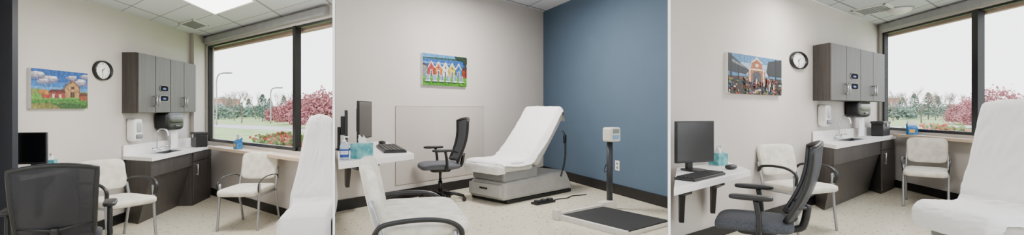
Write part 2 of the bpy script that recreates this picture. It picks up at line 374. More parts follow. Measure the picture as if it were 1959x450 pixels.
clock((*a1(5.63),1.913),yaw(wu1),.160,.118); clock((*a3(5.97),2.067),yaw(wu3),.26,.112)
# ------------------------------------------------------------------ cabinetry
def to_local(P,O,u): dx,dy=P[0]-O[0],P[1]-O[1]; return (dx*u[0]+dy*u[1],-dx*u[1]+dy*u[0])
def pull(parent,x,z,l=.17,y=-.02):
    part(parent,'handle',Metal,lambda bm:(tube(bm,[(x,y,z-l/2+.015),(x,y-.03,z-l/2+.015)],.006,8),tube(bm,[(x,y,z+l/2-.015),(x,y-.03,z+l/2-.015)],.006,8),tube(bm,[(x,y-.032,z-l/2),(x,y-.032,z+l/2)],.009,8)),sm=True)
def upper(F0,F1,B0,B1,z0,z1):
    u=Vector((F1[0]-F0[0],F1[1]-F0[1])); L=u.length; u.normalize()
    e=thing('wall_cabinet','dark grey woodgrain four door wall cabinet above the sink counter','cabinet',(F0[0],F0[1],z0),yaw(u),'wall cabinets')
    q=[(0,0),(L,0),to_local(B1,F0,u),to_local(B0,F0,u)]; h=z1-z0
    part(e,'body',Wood,lambda bm:prism(bm,q,0,h))
    for i in range(4):
        x0=L*i/4+.006; x1=L*(i+1)/4-.006
        d=part(e,'door',Wood,lambda bm:bx(bm,x0,x1,-.02,-.001,.004,h-.004),bevel=.002)
        pull(d,(x1-.03) if i in(0,2) else (x0+.03),.16,.16)
        if i==1:
            for zz in (.2,.34):
                xm=(x0+x1)/2+.02; w=L*.07
                def rim(bm):
                    pts=[(xm+w*math.copysign(abs(math.cos(t))**.6,math.cos(t)),-.024,zz+.042*math.copysign(abs(math.sin(t))**.6,math.sin(t))) for t in [2*pi*k/28 for k in range(28)]]
                    tube(bm,pts,.003,8,closed=True)
                part(d,'glove_port_rim',Silver,rim,sm=True)
                part(d,'glove_port',mat('port_dark','#06070b',.8,spec=.1),lambda bm:sq(bm,(xm,-.02,zz),(w*2,.012,.084),.3,.6))
                part(d,'gloves',BlueG,lambda bm:sq(bm,(xm,-.024,zz-.005),(w*.8,.014,.03),.8,.9),sm=True)
upper((-4.787,6.0),(-5.168,7.66),(-4.984,6.01),(-5.275,7.67),1.40,2.177)
upper((4.047,6.0),(5.767,7.31),(4.02,6.285),(5.82,7.725),1.563,2.30)
def sinkunit(A,B,C,D,z0,zc,split,sx):
    u=Vector((B[0]-A[0],B[1]-A[1])); L=u.length; u.normalize(); lc=to_local(C,A,u); ld=to_local(D,A,u); y=yaw(u)
    g='sink counters'
    e=thing('countertop','white laminate countertop with raised backsplash','countertop',(A[0],A[1],z0+zc-.045),y,g)
    O=[(0,0),(L,0),lc,ld]; sw,sy0,sy1=sx[1],.07,.27; I=[(sx[0]-sw,sy0),(sx[0]+sw,sy0),(sx[0]+sw+.1,sy1),(sx[0]-sw+.1,sy1)]
    def top(bm):
        for i in range(4): j=(i+1)%4; prism(bm,[O[i],O[j],I[j],I[i]],0,.045)
    part(e,'counter_slab',Lam,top)
    dv=Vector((lc[0]-ld[0],lc[1]-ld[1])).normalized(); nn=Vector((dv.y,-dv.x))*.018
    part(e,'backsplash',Lam,lambda bm:prism(bm,[ld,lc,(lc[0]+nn.x,lc[1]+nn.y),(ld[0]+nn.x,ld[1]+nn.y)],.045,.18))
    e=thing('sink','stainless steel sink with gooseneck faucet and wing handles','sink',(A[0],A[1],z0+zc),y,'sinks')
    cx=sum(p[0] for p in I)/4; cy=sum(p[1] for p in I)/4
    sc_=lambda k:[(cx+(p[0]-cx)*k,cy+(p[1]-cy)*k) for p in I]
    I1,I2,I3=sc_(1.10),sc_(.92),sc_(.8)
    def rim(bm):
        for i in range(4): j=(i+1)%4; prism(bm,[I1[i],I1[j],I2[j],I2[i]],0,.006)
    part(e,'sink_rim',Metal,rim)
    def basin(bm):
        vs=[(p[0],p[1],.004) for p in I2]+[(p[0],p[1],-.12) for p in I3]
        raw(bm,vs,[(0,1,5,4),(1,2,6,5),(2,3,7,6),(3,0,4,7),(4,5,6,7)])
    part(e,'basin',mat('basin_steel','#5d6063',.35,metal=.8),basin)
    fx,fy=cx+.06,.33
    def fau(bm):
        lathe(bm,[(.028,0),(.028,.02),(.018,.03)],(fx,fy,.0),14)
        tube(bm,smooth([(fx,fy,.02),(fx,fy,.2),(fx,fy-.01,.28),(fx,fy-.06,.325),(fx,fy-.12,.30),(fx,fy-.14,.22)],6),.011,10)
        tube(bm,[(fx-.11,fy,.03),(fx+.11,fy,.03)],.012,10)
    fo=part(e,'faucet',Chrome,fau,sm=True)
    for s in(-1,1):
        part(fo,'handle',Chrome,lambda bm:(cyl(bm,(fx+s*.11,fy,.0),(fx+s*.11,fy,.06),.014),tube(bm,[(fx+s*.11,fy,.06),(fx+s*.15,fy-.08,.075)],[.009,.007],8)),sm=True)
    e=thing('base_cabinet','dark woodgrain knee space sink cabinet with slanted front','cabinet',(A[0],A[1],z0),y,'knee space cabinets'); h=zc-.047
    p0=(.03,.03); p1=(ld[0]+.01,ld[1]-.03); lp=lambda t:(p0[0]+(p1[0]-p0[0])*t,p0[1]+(p1[1]-p0[1])*t)
    def endp(bm):
        pr=[(lp(0),h),(lp(1),h),(lp(1),0),(lp(.5),0),(lp(0),h-.2)]; n=5
        vs=[(p[0],p[1],z) for p,z in pr]+[(p[0]+.025,p[1],z) for p,z in pr]
        raw(bm,vs,[tuple(range(n)),tuple(range(n,2*n))[::-1]]+[(i,n+i,n+(i+1)%n,(i+1)%n) for i in range(n)])
    part(e,'end_panel',Wood,endp)
    part(e,'apron',Wood,lambda bm:bx(bm,.055,split-.005,.03,.05,h-.2,h))
    q=lp(.5)
    def sl(bm):
        vs=[(.055,.05,h-.2),(split-.01,.05,h-.2),(split+q[0]*.3-.03,q[1],.0),(q[0]+.03,q[1],.0)]
        vs+=[(v[0],v[1]+.02,v[2]) for v in vs]; raw(bm,vs,BF)
    part(e,'slanted_panel',Wood,sl)
    e=thing('base_cabinet','dark woodgrain single door base cabinet under the counter','cabinet',(A[0],A[1],z0),y,'door base cabinets')
    bl=lambda x: ld[1]+(lc[1]-ld[1])*(x-ld[0])/(lc[0]-ld[0])-.03
    sh=max(.0,(lc[0]-L)*.9)
    Q=[(split,.03),(L-.03,.03),(L-.03+sh,bl(L+sh)),(split+sh+.05,bl(split+sh))]
    part(e,'body',Wood,lambda bm:prism(bm,Q,0,h))
    d=part(e,'door',Wood,lambda bm:bx(bm,split+.01,L-.04,.01,.029,.04,h-.15),bevel=.002)
    pull(d,split+.07,h-.27,.17,.01)
    d=part(e,'drawer',Wood,lambda bm:bx(bm,split+.01,L-.04,.01,.029,h-.14,h-.01),bevel=.002)
sinkunit((-4.434,5.8),(-4.95,7.78),(-5.265,7.685),(-4.975,6.01),0,.85,1.30,(.80,.28))
sinkunit((3.865,5.61),(6.2,7.6),(6.28,8.08),(3.99,6.245),Z3,.85,2.25,(1.25,.40))
def soap(loc,y,w):
    e=thing('soap_dispenser','white wall mounted soap dispenser with clear front','soap dispenser',loc,y,'soap dispensers')
    part(e,'dispenser_body',WhiteP,lambda bm:sq(bm,(0,-.055,.0),(w,.11,.30),.35,.4),sm=True)
    part(e,'soap_window',mat('soap_tint','#999da2',.2),lambda bm:sq(bm,(0,-.10,.03),(w*.6,.03,.14),.4,.5),sm=True)
    part(e,'push_bar',mat('grey_plastic','#6d7074',.4),lambda bm:sq(bm,(0,-.10,-.09),(w*.7,.05,.06),.4,.4),sm=True)
soap((*a1(6.17),1.18),yaw(wu1),.19); soap((*a3(6.45),1.365),yaw(wu3),.22)
def towel(loc,y,w,drop):
    e=thing('paper_towel_dispenser','black wall mounted paper towel dispenser with sheet hanging','towel dispenser',loc,y,'towel dispensers')
    part(e,'dispenser_body',Black,lambda bm:sq(bm,(0,-.10,.02),(w,.20,.27),.4,.35),sm=True)
    part(e,'front_cover',mat('smoky_cover','#080c10',.3),lambda bm:sq(bm,(0,-.13,.045),(w*.92,.15,.16),.5,.35),sm=True)
    part(e,'level_window',mat('pale_window','#3a4450',.2),lambda bm:sq(bm,(.0,-.205,-.05),(w*.25,.02,.02),.5,.4))
    def sh(bm):
        n=10
        pr=[(-.10-.01*math.sin(k/n*pi),-.1-(drop-.1)*k/n) for k in range(n+1)]+[(-.12,-drop),(-.16,-drop+.005)]
        vs=[];fs=[]
        for yy,z in pr: vs+=[(w*.05,yy,z),(w*.45,yy,z)]
        for k in range(len(pr)-1): fs.append((2*k,2*k+1,2*k+3,2*k+2))
        raw(bm,vs,fs)
    part(e,'paper_sheet',Paper,sh,sm=True)
towel((*a1(6.92),1.255),yaw(wu1),.48,.39); towel((*a3(7.25),1.44),yaw(wu3),.62,.40)
def storage(loc,y,w=.30):
    e=thing('storage_box','black textured storage box with lid on the counter end','box',loc,y,'black storage boxes')
    part(e,'box_body',Black,lambda bm:bx(bm,-w/2,w/2,-.08,.08,0,.19),bevel=.01)
    part(e,'lid',mat('black_lid','#1a1b1e',.5),lambda bm:bx(bm,-w/2-.008,w/2+.008,-.088,.088,.19,.235),bevel=.01)
    part(e,'latch',Metal,lambda bm:bx(bm,-.03,.03,-.095,-.08,.15,.2),bevel=.004)
storage((-4.985,7.50,.851),yaw((.777,-.63)),.24); storage((5.97,7.62,1.021),yaw(wu3),.40)
def brochure(loc,y):
    e=thing('leaflet_stand','small blue and white leaflet box on the window ledge','leaflet stand',loc,y,'leaflet stands')
    part(e,'stand_body',mat('leaflet_blue','#0f4f8e',.5,scale=30,col2='#2f83bf'),lambda bm:raw(bm,[(-.06,-.04,0),(.06,-.04,0),(.06,.04,0),(-.06,.04,0),(-.06,-.04,.11),(.06,-.04,.11),(.06,.04,.17),(-.06,.04,.17)],BF))
    part(e,'leaflets',WhiteP,lambda bm:bx(bm,-.05,.05,.0,.03,.12,.21))
    part(e,'leaflet_cover',mat('leaflet_yellow','#d9a63a',.5),lambda bm:bx(bm,-.045,.02,-.0425,-.0405,.03,.08))
brochure((-4.07,6.987,.861),yaw((.777,-.63))); brochure((6.12,7.2,1.061),yaw((.9,-.3)))
# ------------------------------------------------------------------ chairs
def guest(loc,face,w=.56,d=.56,lab='cream patterned guest chair with silver legs',th=1,az=0,bh=.34,sz=0,ar=.02):
    e=thing('guest_chair',lab,'chair',loc,yaw(face),'guest chairs'); wy=w/2-.02; kx=d/.56
    part(e,'seat',Fab,lambda bm:sq(bm,(.03*kx,0,.455+sz),(d*.95,w*.94,.085*th),.45,.28,fn=lambda p:(p.x,p.y,p.z-.35*max(0,p.x-.15*kx)**2)),sm=True)
    part(e,'backrest',Fab,lambda bm:sq(bm,(-.24*kx,0,.885-bh/2),(.07*th,w*.92,bh),.35,.5,fn=lambda p:(p.x+.25*p.y*p.y-(p.z-.55)*.22,p.y*(1-.12*(.9-p.z)),p.z)),sm=True)
    for s in(-1,1):
        part(e,'leg',Silver,lambda bm:tube(bm,smooth([(.24*kx,s*wy,0),(.21*kx,s*wy,.25),(.19*kx,s*wy,.60+az)],4),.014),sm=True)
        part(e,'leg',Silver,lambda bm:tube(bm,smooth([(-.29*kx,s*wy,0),(-.23*kx,s*wy,.25),(-.2*kx,s*wy,.43),(-.27*kx,s*wy*.97,.70)],4),.014),sm=True)
        part(e,'armrest',Black,lambda bm:tube(bm,smooth([(-.25*kx,s*wy,.60+az),(-.20*kx,s*(wy+.015),.655+az),(-.02*kx,s*(wy+.02),.675+az),(.14*kx,s*(wy+.02),.66+az),(.225*kx,s*(wy+.01),.60+az),(.215*kx,s*wy,.50+az)],6),ar,12,flat=.7),sm=True)
    part(e,'seat_frame',Silver,lambda bm:(tube(bm,[(.2*kx,-wy,.41),(.2*kx,wy,.41)],.012),tube(bm,[(-.2*kx,-wy,.41),(-.2*kx,wy,.41)],.012),tube(bm,[(-.2*kx,wy,.41),(.2*kx,wy,.41)],.012),tube(bm,[(-.2*kx,-wy,.41),(.2*kx,-wy,.41)],.012)),sm=True)
    return e
guest((-3.28,5.86,0),(.06,-1),.50,.64,'cream guest chair with thin dark arms under the window',1.1,-.05,ar=.009)
guest((-4.30,5.14,0),(.93,-.36),.50,.60,'cream guest chair with black arms beside the desk')
guest((-.62,3.02,Z2),(.93,.26),.90,.56,'cream patterned guest chair with curved black arms',1.2,-.085,.38,.065,.02)
guest((5.50,6.25,Z3),(-.68,-.73),.48,.68,'cream guest chair with thin dark arms under the window',1.1,-.05,ar=.009)
guest((3.07,5.06,Z3),(.35,-.93),.60,.54,'cream guest chair with black arms beside the desk')
def task(loc,face,m,w=.5,lab='grey mesh office chair with black five star base',bh=1.08,lean=.12,ms=None,aw=.03,taper=.2,az=0,tilt=0):
    e=thing('office_chair',lab,'office chair',loc,yaw(face),'office chairs')
    def base(bm):
        for k in range(5):
            t=2*pi*k/5+.35; c,s=math.cos(t),math.sin(t)
            tube(bm,[(.03*c,.03*s,.10),(.18*c,.18*s,.105),(.31*c,.31*s,.07)],[.03,.024,.018],10)
        cyl(bm,(0,0,.07),(0,0,.14),.045)
    part(e,'star_base',Black,base,sm=True)
    for k in range(5):
        t=2*pi*k/5+.35; c,s=.31*math.cos(t),.31*math.sin(t)
        part(e,'caster',Black,lambda bm:(cyl(bm,(c-.028*math.sin(t),s+.028*math.cos(t),.028),(c-.008*math.sin(t),s+.008*math.cos(t),.028),.028),cyl(bm,(c+.008*math.sin(t),s-.008*math.cos(t),.028),(c+.028*math.sin(t),s-.028*math.cos(t),.028),.028),cyl(bm,(c,s,.03),(c,s,.07),.008)))
    part(e,'gas_column',Black,lambda bm:(cyl(bm,(0,0,.13),(0,0,.27),.028),cyl(bm,(0,0,.27),(0,0,.42),.018),sq(bm,(0,0,.41),(.26,.18,.05),.5,.5)),sm=True)
    part(e,'seat',ms or m,lambda bm:sq(bm,(.02,0,.475),(.5,w,.085),.5,.35,fn=lambda p:(p.x,p.y,p.z-1.2*max(0,p.x-.15)**2)),sm=True)
    fx=lambda u,v:(-.235-lean*v-.04*math.sin(pi*v)+.06*u*u, u*w/2*(1-taper+taper*v), .53+(bh-.53)*v-.035*v*u*u)
    def panel(bm):
        n=14;vs=[];fs=[]
        for j in range(n+1):
            for i in range(n+1):
                p=fx(-1+2*i/n,j/n); vs.append(p)
        k=len(vs); vs+=[(p[0]-.012,p[1],p[2]) for p in vs]
        for j in range(n):
            for i in range(n):
                q=(j*(n+1)+i,j*(n+1)+i+1,(j+1)*(n+1)+i+1,(j+1)*(n+1)+i); fs+=[q,tuple(k+x for x in q[::-1])]
        raw(bm,vs,fs)
    part(e,'backrest',m,panel,sm=True)
    def fr(bm):
        n=12; pts=[fx(-1+2*i/n,0) for i in range(n)]+[fx(1,i/n) for i in range(n)]+[fx(1-2*i/n,1) for i in range(n)]+[fx(-1,1-i/n) for i in range(n)]
        tube(bm,pts,.018,8,closed=True)
        tube(bm,smooth([(-.08,0,.42),(-.25,0,.45),(-.29,0,.5),(-.31,0,.62)],5),[.025]*16,8)
        tube(bm,[fx(-1,.2),(-.31,0,.60),fx(1,.2)],.012,8)
    part(e,'back_frame',Black,fr,sm=True)
    for s in(-1,1):
        a=part(e,'armrest',Black,lambda bm:sq(bm,(.03,s*(w/2+aw),.685+az),(.27,.085,.035),.5,.5),sm=True)
        part(a,'arm_support',Black,lambda bm:tube(bm,smooth([(-.02,s*(w/2-.08),.42),(-.02,s*(w/2+aw-.01),.45),(-.02,s*(w/2+aw),.55),(.0,s*(w/2+aw),.67+az)],4),.018,8),sm=True)
task((-3.37,3.52,0),(-.60,.80),MeshD,.45,'dark mesh office chair seen from behind at the desk',1.06,.12,SeatD,.05,.12,.03)
task((-.93,6.10,Z2),(-.93,-.36),MeshG,.52,'grey mesh office chair with black five star base')
task((1.76,3.38,Z3),(-.87,.49),MeshD2,.46,'charcoal office chair with black mesh back and arms',1.05,.15,SeatD)
# ------------------------------------------------------------------ desks
def desk(name_lab,q,z,th,z0,br):
    cx=sum(p[0] for p in q)/4; cy=sum(p[1] for p in q)/4
    e=thing('desk',name_lab,'desk',(cx,cy,z0))
    part(e,'desktop',Lam,lambda bm:prism(bm,[(p[0]-cx,p[1]-cy) for p in q],z-th-z0,z-z0),bevel=.004)
    for (p,r) in br:
        d=Vector((r[0]-p[0],r[1]-p[1])); n=Vector((-d.y,d.x)).normalized()*.02
        def f(bm):
            zt=z-th-z0
            pr=[(p,zt),(r,zt),(r,zt-.05),((p[0]+d.x*.3,p[1]+d.y*.3),zt-.16),((p[0]+d.x*.12,p[1]+d.y*.12),zt-.42),(p,zt-.42)]; k=len(pr)
            vs=[(a[0]-cx+n.x,a[1]-cy+n.y,b) for a,b in pr]+[(a[0]-cx-n.x,a[1]-cy-n.y,b) for a,b in pr]
            raw(bm,vs,[tuple(range(k)),tuple(range(k,2*k))[::-1]]+[(i,k+i,k+(i+1)%k,(i+1)%k) for i in range(k)])
        part(e,'bracket',Black,f)
desk('white laminate wall desk with black brackets',[(-4.665,4.25),(-4.44,4.25),(-4.52,4.80),(-4.75,4.80)],.84,.04,0,[((-4.735,4.70),(-4.55,4.66))])
desk('white laminate corner desk with black support brackets',[(-1.29,3.5),(-.88,4.23),(-1.60,5.92),(-2.015,5.42)],1.05,.05,Z2,[((-1.72,5.75),(-1.15,4.75)),((-1.9,5.4),(-1.25,3.85))])
desk('white laminate desk on black brackets along the wall',[(1.06,3.08),(2.03,4.0),(2.15,4.69),(1.46,4.17)],.93,.05,Z3,[((1.93,4.54),(1.72,3.85)),((1.50,4.18),(1.3,3.45))])
def monitor(loc,face,w,h,z0,lab='black flat computer monitor on a desk stand'):
    e=thing('computer_monitor',lab,'monitor',loc,yaw(face),'computer monitors')
    part(e,'monitor_housing',Black,lambda bm:(bx(bm,-.014,.014,-w/2,w/2,z0,z0+h),bx(bm,-.05,-.012,-w*.3,w*.3,z0+h*.2,z0+h*.8)),bevel=.004)
    part(e,'screen',Screen,lambda bm:bx(bm,.0141,.0155,-w/2+.01,w/2-.01,z0+.018,z0+h-.01))
    part(e,'stand',Black,lambda bm:(bx(bm,-.08,-.05,-.03,.03,.0,z0+h*.45),sq(bm,(-.01,0,.008),(.18,.18,.016),.4,.5)),bevel=.003)
monitor((-4.55,4.45,.84),(.3,-.95),.25,.30,.09)
monitor((-1.66,5.30,1.05),(.99,.02),.50,.42,.07)
monitor((-1.63,4.62,1.05),(.94,.34),.36,.30,.09,'black monitor seen edge on beside another monitor')
monitor((1.54,3.97,.93),(.38,-.92),.41,.35,.07)
def tissue(loc,y,s=.13):
    e=thing('tissue_box','teal patterned tissue box with white tissue','tissue box',loc,y,'tissue boxes')
    part(e,'carton',Teal,lambda bm:bx(bm,-s/2,s/2,-s/2,s/2,0,s*.95),bevel=.003)
    def t(bm):
        n=9;vs=[];fs=[]
        for j in range(4):
            for i in range(n):
                a=2*pi*i/n; r=(.035-.004*j)*(1+.5*math.sin(3*a+j)); vs.append((r*math.cos(a),r*.6*math.sin(a),s*.95+j*.018*(1+.3*math.sin(2*a))))
        for j in range(3):
            for i in range(n): fs.append((j*n+i,j*n+(i+1)%n,(j+1)*n+(i+1)%n,(j+1)*n+i))
        raw(bm,vs,fs)
    part(e,'tissue',Paper,t,sm=True)
tissue((-4.63,4.70,.84),.5,.11); tissue((-1.225,3.84,1.05),-.3,.13); tissue((1.92,4.38,.93),.4,.12)
ClearB=mat('clear_gel','#b4c4d4',.1,alpha=.7)
def sanit(loc,y,s=1):
    e=thing('sanitizer_bottle','clear pump bottle of hand sanitizer with blue label','bottle',loc,y,'sanitizer bottles')
    part(e,'bottle_body',ClearB,lambda bm:lathe(bm,[(.03*s,0),(.034*s,.01*s),(.034*s,.11*s),(.02*s,.135*s),(.013*s,.14*s)]),sm=True)
    part(e,'bottle_label',mat('label_blue','#1a3f90',.5),lambda bm:lathe(bm,[(.0345*s,.02*s),(.0348*s,.021*s),(.0348*s,.085*s),(.0345*s,.086*s)]))
    part(e,'pump',WhiteP,lambda bm:(lathe(bm,[(.015*s,.14*s),(.015*s,.155*s),(.005*s,.157*s),(.005*s,.178*s)]),tube(bm,[(0,-.01*s,.18*s),(0,.0,.182*s),(.035*s,0,.178*s)],.006*s,8)),sm=True)
    part(e,'label_panel',WhiteP,lambda bm:bx(bm,-.028*s,.028*s,-.0375*s,-.034*s,.045*s,.072*s))
    text(e,'label_text','PURELL',.0145*s,mat('label_ink','#10307f',.5),Matrix.Translation((0,-.038*s,.058*s))@WALLM)
sanit((-4.58,4.58,.84),.2,.95); sanit((-1.325,3.72,1.05),.34,1.0); sanit((2.0,4.50,.93),.3,.95)
def keyboard(loc,y,l=.44,k=1):
    e=thing('keyboard','black full size computer keyboard on the desk','keyboard',loc,y,'keyboards')
    part(e,'keyboard_body',Black,lambda bm:bx(bm,-l/2,l/2,-.075*k,.075*k,0,.02),bevel=.004)
    def keys(bm):
        for r in range(5):
            for c in range(18): bx(bm,-l/2+.012+c*(l-.024)/18,-l/2+.012+(c+.85)*(l-.024)/18,(-.064+r*.026)*k,(-.064+r*.026+.021)*k,.02,.029)
    part(e,'keys',mat('key_grey','#131416',.5),keys)
keyboard((-1.205,4.66,1.05),yaw((-.36,.93)),.80,1.35); keyboard((1.44,3.59,.93),yaw((.72,.69)),.54,1.05)
def mouse(loc,y):
    e=thing('computer_mouse','black computer mouse on the desk','mouse',loc,y,'computer mice')
    part(e,'mouse_body',Black,lambda bm:sq(bm,(0,0,.02),(.14,.08,.04),.8,.8),sm=True)
    part(e,'scroll_wheel',Silver,lambda bm:cyl(bm,(.035,-.005,.035),(.035,.005,.035),.008))
mouse((-1.48,5.36,1.05),2.0); mouse((1.90,4.08,.93),.7)
e=thing('wall_guard_panel','thin clear plastic wall protection sheet behind the desk','wall panel',(*a2(6.165),.45),yaw(wu2))
part(e,'sheet',mat('guard_sheet','#b8b1aa',.35,var=.01),lambda bm:bx(bm,0,1.70,-.008,-.001,0,1.04))
part(e,'sheet_edge',mat('guard_edge','#a39d96',.5),lambda bm:(bx(bm,0,1.70,-.010,-.0005,1.036,1.044),bx(bm,-.003,.004,-.010,-.0005,0,1.04),bx(bm,1.697,1.704,-.010,-.0005,0,1.04)))
def outlet(loc,y):
    e=thing('power_outlet','white duplex power outlet on the wall','outlet',loc,y,'power outlets')
    part(e,'outlet_plate',WhiteP,lambda bm:bx(bm,-.05,.05,-.008,0,-.07,.07),bevel=.003)
    part(e,'socket',mat('socket_grey','#7a7a78',.5),lambda bm:(bx(bm,-.02,.02,-.010,-.008,.012,.045),bx(bm,-.02,.02,-.010,-.008,-.045,-.012)))
outlet((*a2(7.1),.77),yaw(wu2)); outlet((*b2(6.63),.654),yaw((.387,-.922)))
# ------------------------------------------------------------------ exam tables
def exam(loc,face,L,BR,BH,W,WH,lab,lb=None,hang=.22,roll=True,drop=.06,seed=0,zs=.50,wr=1,ct=.13,round_top=0):
    e=thing('exam_table',lab,'exam table',loc,yaw(face),'exam tables'); T=L+BR; lb=lb or T+.15
    part(e,'table_base',Tgrey,lambda bm:(raw(bm,[(.02,-W*.48,.04),(lb,-W*.48,.04),(lb,W*.48,.04),(.02,W*.48,.04),(.05,-W*.46,.27),(lb-.14,-W*.44,.32),(lb-.14,W*.44,.32),(.05,W*.46,.27)],BF)),bevel=.045)
    part(e,'base_skirt',Black,lambda bm:bx(bm,.08,lb-.06,-W*.48,W*.48,0,.045),bevel=.01)
    part(e,'upper_platform',Tgrey2,lambda bm:bx(bm,.06,L+.15,-W*.43,W*.43,.27,zs-.08),bevel=.03)
    d=part(e,'drawer',Tgrey,lambda bm:bx(bm,-.01,.05,-W*.42,W*.42,.08,.24),bevel=.012)
    part(d,'handle',Black,lambda bm:bx(bm,-.02,-.01,-W*.10,W*.10,.17,.19))
    part(e,'seat_cushion',Vinyl,lambda bm:sq(bm,(L/2,0,zs-.06),(L+.06,W,.14),.35,.2),sm=True)
    bl=math.hypot(BR,BH); ang=math.atan2(BH,BR)
    M=Matrix.Translation((L,0,zs-.02))@Matrix.Rotation(-ang,4,'Y')
    wf=lambda x:1 if x<L else 1+(WH/W-1)*min(1,(x-L)/BR)
    part(e,'back_cushion',Vinyl,lambda bm:sq(bm,(bl/2,0,-ct*.45),(bl,W,ct),.35,.2,M=M,fn=lambda p:(p.x,p.y*(1+(WH/W-1)*p.x/bl),p.z)),sm=True)
    nx,nz=-math.sin(ang),math.cos(ang)
    pr=[(-.045,zs-hang),(-.06,zs-hang*.5),(-.05,zs-.03),(0,zs+.012),(L*.4,zs+.014),(L*.8,zs+.014),(L+.0*BR-.02,zs+.06),(L+.12*BR-.03,zs+.16*BH),(L+.4*BR+nx*.02,zs+.4*BH+nz*.02),(L+.75*BR+nx*.015,zs+.75*BH),(L+.97*BR+nx*.01,zs+BH*.99),(L+BR+.04,zs+BH+.02),(L+BR+.10,zs+BH-.03),(L+BR+.12,zs+BH-.18)]
    P=smooth([(x,0,z) for x,z in pr],8); nv=48; Np=len(P)
    def pap(bm):
        vs=[];fs=[]
        for i,p in enumerate(P):
            t=(P[min(i+1,Np-1)]-P[max(i-1,0)]).normalized(); n=Vector((-t.z,0,t.x))
            for j in range(nv+1):
                v=-1+2*j/nv; yy=v*W/2*1.03*wf(p.x)
                k=max(0,abs(v)-.86)/.14; dz=-k*drop*(1+.35*noise.noise(Vector((i*.1,seed,v))))
                s=i*.09
                w=(abs(noise.noise(Vector((s*.6+seed,v*.8,seed))))*.02+abs(noise.noise(Vector((s*2.2+v*2.5,v*2.2-s+seed,3))))*.022)*wr+.004
                vs.append(p+n*(w+dz)+Vector((0,yy+math.copysign(k*.012,v),-round_top*v*v*max(0,(p.z-zs)/BH)**3)))
        m=nv+1
        for i in range(Np-1):
            for j in range(nv): fs.append((i*m+j,i*m+j+1,(i+1)*m+j+1,(i+1)*m+j))
        raw(bm,vs,fs)
    part(e,'paper_cover',Paper,pap,sm=True)
    if roll:
        part(e,'paper_roll',Paper,lambda bm:cyl(bm,(L+BR+.06,-WH*.45,zs+BH-.08),(L+BR+.06,WH*.45,zs+BH-.08),.05),sm=True)
    return e,ang
e,_=exam((-.12-.34*.71,5.86+.34*.70,Z2),(.70,.71),.56,.58,.69,.71,.70,'grey exam table with raised back covered in white paper',1.46,.14,True,.07,2,.52,.55,.15)
part(e,'hand_control',Black,lambda bm:(sq(bm,(1.16,-.41,.78),(.05,.03,.13),.4,.4),tube(bm,[(1.12,-.38,.90),(1.14,-.40,.88),(1.16,-.41,.84)],.008,8)),sm=True)
def coil(bm):
    pts=[]
    for i in range(260):
        t=i/259; c=Vector((1.16-.10*t,-.42-.03*math.sin(t*pi),.72-.46*t)); pts.append(c+Vector((math.cos(i*.8)*.014,math.sin(i*.8)*.014,0)))
    tube(bm,pts,.004,5)
part(e,'coiled_cord',Black,coil)
exam((-1.79,4.05,0),(-.262,.965),.56,.48,.84,.40,.24,'white paper covered exam table with raised back',None,.34,False,.07,5,.52,.6,.12,.03)
exam((3.24,3.44,Z3),(1,.0),.34,.16,.78,.66,.64,'white paper covered exam table with upright back',.60,.18,False,.06,9,.54,.7,.13,.02)
e=thing('foot_pedal','black floor pedal control beside the exam table','foot pedal',(.40,6.00,Z2),yaw((.75,.66)))
part(e,'pedal_base',Black,lambda bm:bx(bm,-.17,.17,-.06,.06,0,.03),bevel=.01)
part(e,'pedal',mat('pedal_dark','#1b1d20',.5),lambda bm:[sq(bm,(x,-.005,.04),(.08,.07,.03),.4,.4) for x in(-.11,0,.11)],sm=True)
part(e,'cable',Black,lambda bm:tube(bm,smooth([(.17,0,.015),(.3,.03,.01),(.45,.0,.01),(.6,.06,.01),(.75,.02,.01),(.85,.0,.01)],6),.007,6),sm=True)
# ------------------------------------------------------------------ scale
e=thing('medical_scale','white platform scale with black mat and display post','scale',(.485,5.12,Z2),yaw((.78,.626)))
WF=mat('scale_white','#cdcac1',.4)
SA,SB=.74,.93
part(e,'platform_frame',WF,lambda bm:(bx(bm,0,SA,-.04,0,0,.075),bx(bm,0,SA,-SB,-SB+.015,0,.04),bx(bm,0,.04,-SB,0,0,.055),bx(bm,SA-.015,SA,-SB,0,0,.05)),bevel=.005)
part(e,'platform_mat',mat('black_ribbed_mat','#0d0e10',.7,scale=120,bump=.2),lambda bm:bx(bm,.035,SA-.012,-SB+.012,-.038,.005,.052))
part(e,'corner_foot',WF,lambda bm:bx(bm,-.04,.03,-.05,.03,0,.11),bevel=.006)
part(e,'post_foot',WF,lambda bm:bx(bm,SA-.03,SA+.21,-.06,.05,0,.10),bevel=.006)
part(e,'post',mat('post_grey','#2c2f34',.4,metal=.4),lambda bm:cyl(bm,(SA+.16,.01,.0),(SA+.16,.01,.82),.036),sm=True)
h=part(e,'display_head',WF,lambda bm:bx(bm,SA+.07,SA+.25,-.09,.05,.81,.98),bevel=.02)
part(h,'display_screen',mat('lcd_grey','#6f7c76',.3),lambda bm:bx(bm,SA+.10,SA+.21,-.096,-.09,.91,.96))
part(h,'button_panel',mat('label_lightblue','#6f99bf',.5),lambda bm:bx(bm,SA+.10,SA+.21,-.096,-.09,.84,.89))
part(e,'power_cord',Black,lambda bm:tube(bm,smooth([(SA+.18,.03,.80),(SA+.25,.08,.62),(SA+.22,.13,.48),(SA+.32,.22,.40),(SA+.46,.28,.42)],8),.006,6),sm=True)
